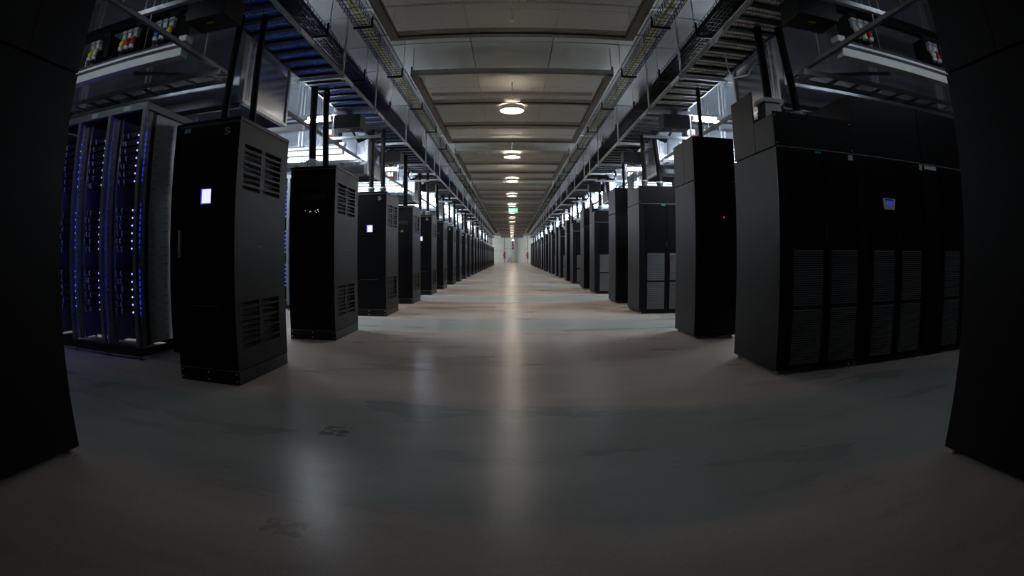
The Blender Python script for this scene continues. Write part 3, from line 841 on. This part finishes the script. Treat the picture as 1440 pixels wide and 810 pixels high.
protos = {}
def place(key, maker, base_y, y, label):
    """first call builds, later calls copy with a y shift"""
    if key not in protos:
        protos[key] = (maker(label), y); return protos[key][0]
    o, y0 = protos[key]
    return copy_tree(o, (o.location.x, o.location.y+(y-y0), o.location.z), label)
for s, side, A in ((-1, 'left', LA), (1, 'right', RA)):
    for k in range(NPAIR):
        ya = LA[k]
        o = ORD[k]
        place(('sheet', s), lambda l: sheets(s, LA[0], l), 0, ya, '%s shiny metal duct from the camera above the rows, %s side' % (o, side))
        place(('bus', s), lambda l: busway(s, ya, .20, l), 0, ya, '%s busway from the camera above the rows, %s side' % (o, side))
        place(('lad', s), lambda l: row_ladder(s, ya, .70, l), 0, ya, '%s small ladder tray from the camera above the rows, %s side' % (o, side))
        if k < 3: place(('feed', s), lambda l: feeder(s, ya, l), 0, ya, '%s black feeder busway from the camera, high over the %s rows' % (o, side))
        if k < 8:
            place(('busb', s), lambda l: busway(s, LB[0], .95, l), 0, ya, 'busway over the plain cabinets, %s of its kind, %s side' % (o, side))
        for j, x0 in enumerate((2.90, 4.35)):
            if j and k > 5: continue
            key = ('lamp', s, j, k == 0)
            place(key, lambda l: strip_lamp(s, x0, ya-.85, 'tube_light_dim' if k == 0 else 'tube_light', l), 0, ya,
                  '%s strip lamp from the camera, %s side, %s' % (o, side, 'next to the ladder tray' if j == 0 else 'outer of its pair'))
# lamps added out of sight beyond the rows to brighten the end wall
for s, side in ((-1, 'left'), (1, 'right')):
    for j, y in enumerate((67.5, 72.0, 76.5, 81.0, 85.0)):
        strip_lamp(s, 4.6, y, 'tube_light', 'added strip lamp brightening the end wall, %s side, %s of five' % (side, ('first', 'second', 'third', 'fourth', 'fifth')[j]))
# tap boxes
for x, pl_, lab in ((4.42, ('yellow', 'white_plastic'), 'black tap box with one yellow plug nearest the left picture edge'),
                    (3.88, ('yellow', 'red', 'red'), 'black tap box with yellow and red plugs above the left server rack'),
                    (3.36, ('blue', 'blue', 'yellow'), 'black tap box with blue and yellow plugs by the left feeder end')):
    tap_box(-1, x, LA[0], .34, 3.12, lab, pl_)
for x, pl_, lab in ((3.40, ('white_plastic', 'yellow', 'red'), 'black tap box with yellow and red plugs by the right feeder end'),
                    (4.60, ('white_plastic', 'red'), 'black tap box with red and white plug nearest the right picture edge')):
    tap_box(1, x, LA[0], .34, 3.12, lab, pl_)
for k in (1, 2):
    for s, side in ((-1, 'left'), (1, 'right')):
        tap_box(s, 3.3, LA[k], .34, 3.12, 'black tap box over the %s display row, %s side' % (ORD[k], side), ('white_plastic', 'red'))

# junction boxes under the ladders
for s, side in ((-1, 'left'), (1, 'right')):
    for k in range(4):
        y = (LA[0]-.02, LB[0]+1.8, LA[1]+2.2, LA[2]+2.2)[k]
        t = thing('junction_box', '%s black junction box from the camera under the %s ladder tray' % (ORD[k], side), 'box', (s*2.58, y, 3.03), 'junction boxes under the ladder trays')
        part('box', B(-.22, .22, -.16, .16, 0, .22, c=.006), 'black_paint', t)
        part('sticker', B(-.05, .03, -.05, -.02, -.002, .002), 'yellow', t)
        part('neck', B(-.05, .05, -.05, .05, .22, .325), 'black_steel', t)

# long struts over the row ends and cross struts
for s, side in ((-1, 'left'), (1, 'right')):
    p = None; q = None
    for k in range(NPAIR+1):
        y0 = LB[0]+.05+PAIR*(k-1); y1 = LA[0]+1.11+PAIR*k
        lab = '%s lengthwise strut from the camera over the %s rows' % (ORD[k], side)
        if k == 0:
            t = thing('strut_rail', lab, 'strut', (s*2.96, .6, 2.90), 'lengthwise struts over the rows')
            part('channel', MB().prism([(-.021, .042), (-.021, 0), (.021, 0), (.021, .042), (.014, .042), (.014, .007), (-.014, .007), (-.014, .042)], 'y', 0, 4.05), 'galv_dark', t)
            for y in (2.1, 3.45): part('rod', MB().tube([(0, y, .01), (0, y, CEIL-.02-2.90)], .008, 6), 'steel_bright', t)
        elif p is None:
            p = thing('strut_rail', lab, 'strut', (s*2.96, y0, 2.90), 'lengthwise struts over the rows')
            part('channel', MB().prism([(-.021, .042), (-.021, 0), (.021, 0), (.021, .042), (.014, .042), (.014, .007), (-.014, .007), (-.014, .042)], 'y', 0, y1-y0), 'galv_dark', p)
            for y in (.5, 2.0, 3.4): part('rod', MB().tube([(0, y, .01), (0, y, CEIL-.02-2.90)], .008, 6), 'steel_bright', p)
        else: copy_tree(p, (s*2.96, y0, 2.90), lab)
    for k in range(NPAIR):
        lab = '%s cross strut from the camera over the %s rows' % (ORD[k], side)
        if q is None:
            q = thing('cross_strut', lab, 'strut', (s*2.12, 2.98, 2.943), 'cross struts over the rows')
            part('channel', MB().prism([(-.021, .042), (-.021, 0), (.021, 0), (.021, .042), (.014, .042), (.014, .007), (-.014, .007), (-.014, .042)], 'x', 0, s*.90), 'galv', q)
            for x in (.82,): part('rod', MB().tube([(s*x, 0, .01), (s*x, 0, CEIL-.02-2.943)], .008, 6), 'steel_bright', q)
        else: copy_tree(q, (s*2.12, 2.98+PAIR*k, 2.943), lab)
    single('slanting_pipe', MB().tube([(s*3.80, 3.90, 2.86), (s*2.98, 4.55, 2.89)], .022, 8), 'galv_dark',
           'dark slanting pipe between busway and strut, %s side' % side, 'pipe')

# ================================================================== conduits rising from the cabinets
def conduit(x, y, z0, x1, z1, r, label, fit, group='conduits rising from the cabinets'):
    t = thing('power_conduit', label, 'conduit', (x, y, z0), group)
    h = z1-z0; dx = x1-x
    part('pipe', MB().tube([(0, 0, 0), (0, 0, h*.18), (dx*.25, 0, h*.35), (dx*.8, 0, h*.75), (dx, 0, h)], r, 10), 'black_cable', t)
    if fit == 'cup': part('fitting', MB().lathe(0, 0, [(.055, 0), (.06, .10), (.068, .10), (.068, .13), (.045, .135)], 14), 'white_plastic', t, label='white plastic cup at its foot')
    elif fit == 'bell':
        part('fitting', MB().lathe(0, 0, [(.105, 0), (.10, .04), (.085, .16), (.05, .18)], 12), 'white_plastic', t, label='pale ribbed boot at its foot')
        rb = MB()
        for i in range(10):
            a = i*PI/5; rb.tube([(.10*math.cos(a), .10*math.sin(a), .02), (.084*math.cos(a), .084*math.sin(a), .16)], .008, 5)
        part('rib', rb, 'galv', t)
    elif fit == 'ring': part('fitting', MB().lathe(0, 0, [(.07, 0), (.07, .02), (.05, .03), (.045, .06)], 14), 'white_plastic', t)
    elif fit == 'box':
        part('fitting', MB().prism([(-.10, 0), (.10, 0), (.085, .17), (-.085, .17)], 'y', -.09, .09).box(-.115, .115, -.115, .115, .17, .21), 'white_plastic', t, label='pale box fitting at its foot')
    return t
zt = 2.136
conduit(-2.63, 4.10, zt, -2.60, 3.34, .038, 'thicker outer conduit on the nearest display cabinet', 'ring')
conduit(-2.36, 4.18, zt, -2.37, 3.34, .034, 'inner conduit on the nearest display cabinet', 'ring')
conduit(-2.66, 6.50, zt, -2.70, 3.34, .05, 'conduit with pale ribbed boot on the nearest plain cabinet', 'bell')
conduit(-2.53, 6.68, zt, -2.58, 3.34, .045, 'rear conduit on the nearest plain cabinet', 'ring')
for k in range(1, NPAIR):
    conduit(-2.54, LA[k]+.45, zt, -2.56, 3.34, .045, 'outer conduit on the %s display cabinet, left side' % ORD[k], 'cup')
    conduit(-2.32, LA[k]+.45, zt, -2.34, 3.34, .04, 'inner conduit on the %s display cabinet, left side' % ORD[k], 'cup')
    conduit(-2.40, LB[k]+.45, zt, -2.42, 3.34, .05, 'conduit on the %s plain cabinet, left side' % ORD[k], 'ring')
zu = 1.997
for k in range(NPAIR):
    wh = 'nearest' if k == 0 else ORD[k]
    a = conduit(2.50, RA[k]+.50, zu+.33, 2.48, 3.34, .045, 'inner conduit on the %s louvred unit, right side' % wh, 'box' if k == 0 else 'cup')
    part('stand', B(-.06, .06, -.06, .06, -.33, 0), 'black_steel', a)
    a = conduit(2.78, RA[k]+.42, zu+.30, 2.70, 3.34, .045, 'outer conduit on the %s louvred unit, right side' % wh, 'cup')
    part('stand', B(-.05, .05, -.05, .05, -.30, 0), 'black_steel', a)
    a = conduit(2.55, RB[k]+.45, 2.53, 2.55, 3.34, .03, 'thin conduit on the %s plain shrouded cabinet, right side' % wh, 'none')
# looping drop leads
for s, pts, m, lab in ((1, [(2.45, 5.3, 3.36), (2.43, 5.2, 3.1), (2.40, 5.0, 2.95), (2.44, 4.75, 2.90), (2.47, 4.55, 2.98)], 'white_plastic', 'white lead looping from the cream ladder to the nearest right conduit'),):
    single('drop_lead', MB().tube(pts, .010, 6), m, lab, 'cable')
# cable drops where bundles leave the ladders
for s, m, nm in ((-1, 'black_cable', 'blue'), (1, 'black_cable', 'cream')):
    for k in range(5):
        y = 8.6+PAIR*k*.5
        t = thing('cable_drop', '%s looped cable drop from the camera under the %s ladder' % (ORD[k], nm), 'cable', (s*2.76, y, 3.33), 'cable drops under the ladders')
        for q in range(3):
            part('loop', MB().tube([(0, .05*q, .03), (s*.05, .06+.05*q, -.10), (s*.02, .30+.05*q, -.20-.02*q), (-s*.10, .52+.05*q, -.12), (-s*.16, .62, .03)], .016, 6), m, t)
        part('white_tail', MB().tube([(-s*.02, .1, .0), (-s*.02, .25, -.08), (-s*.10, .42, -.06)], .012, 6), 'white_plastic', t)

# ================================================================== things at the far end
def hose(x, lab):
    t = thing('fire_extinguisher', lab, 'extinguisher', (x, END-.16, .9), 'fire extinguishers on the end wall')
    part('cylinder', MB().lathe(0, -.10, [(.09, 0), (.10, .05), (.10, .5), (.05, .6), (.03, .66)], 14), 'red', t)
    part('backplate', B(-.14, .14, -.02, 0, -.2, .9), 'red', t)
    part('horn', MB().tube([(0, -.1, .62), (-.18, -.16, .55), (-.24, -.16, .25)], [.02, .025, .06], 8), 'black_cable', t)
hose(-1.25, 'red extinguisher on the end wall, left of the cart')
hose(2.61, 'red extinguisher on the end wall, right of the cart')
t = thing('hanging_sign', 'tall narrow red sign on the end wall above the cart', 'sign', (.12, END-.09, 2.2))
part('board', B(-.16, .16, 0, .03, 0, 1.5), 'white_paint', t)
for z in (.05, .55, 1.0): part('red_field', B(-.13, .13, -.005, 0, z, z+.38), 'red', t)
t = thing('service_cart', 'grey push cart standing before the end wall', 'cart', (-.36, END-3.2, 0))
part('deck', B(-.35, .35, -.5, .5, .18, .24), 'galv_dark', t)
part('handle', MB().tube([(-.33, .45, .24), (-.33, .47, 1.15), (.33, .47, 1.15), (.33, .45, .24)], .025, 8), 'galv', t)
part('load', MB().box(-.3, .3, -.42, .35, .24, .55).box(-.2, .25, -.3, .3, .55, .85), 'pillar', t)
wh = MB().tube([(-.02, 0, .09), (.02, 0, .09)], .09, 12).mesh('wheel', 'black_cable')
for x in (-.28, .28):
    for y in (-.42, .42): part('wheel', wh, None, t, (x, y, 0))
t = thing('caution_sign', 'yellow folding caution sign beside the cart', 'sign', (.28, END-3.0, 0))
part('board', MB().prism([(-.02, .62), (.02, .62), (-.16, 0), (-.19, 0)], 'x', -.13, .13), 'yellow', t)
part('board', MB().prism([(.02, .62), (-.02, .62), (.16, 0), (.19, 0)], 'x', -.13, .13), 'yellow', t)
t = thing('wall_lamp', 'white lamp fixture high on the end wall', 'lamp', (.15, END-.3, 3.7))
part('plate', B(-.2, .2, .1, .2, -.1, .25), 'white_paint', t)
part('shade', MB().lathe(0, 0, [(.30, 0), (.12, .25), (.05, .35)], 14), 'exit_white', t)
part('arm', MB().tube([(0, 0, .3), (0, .2, .2)], .03, 6), 'white_paint', t)
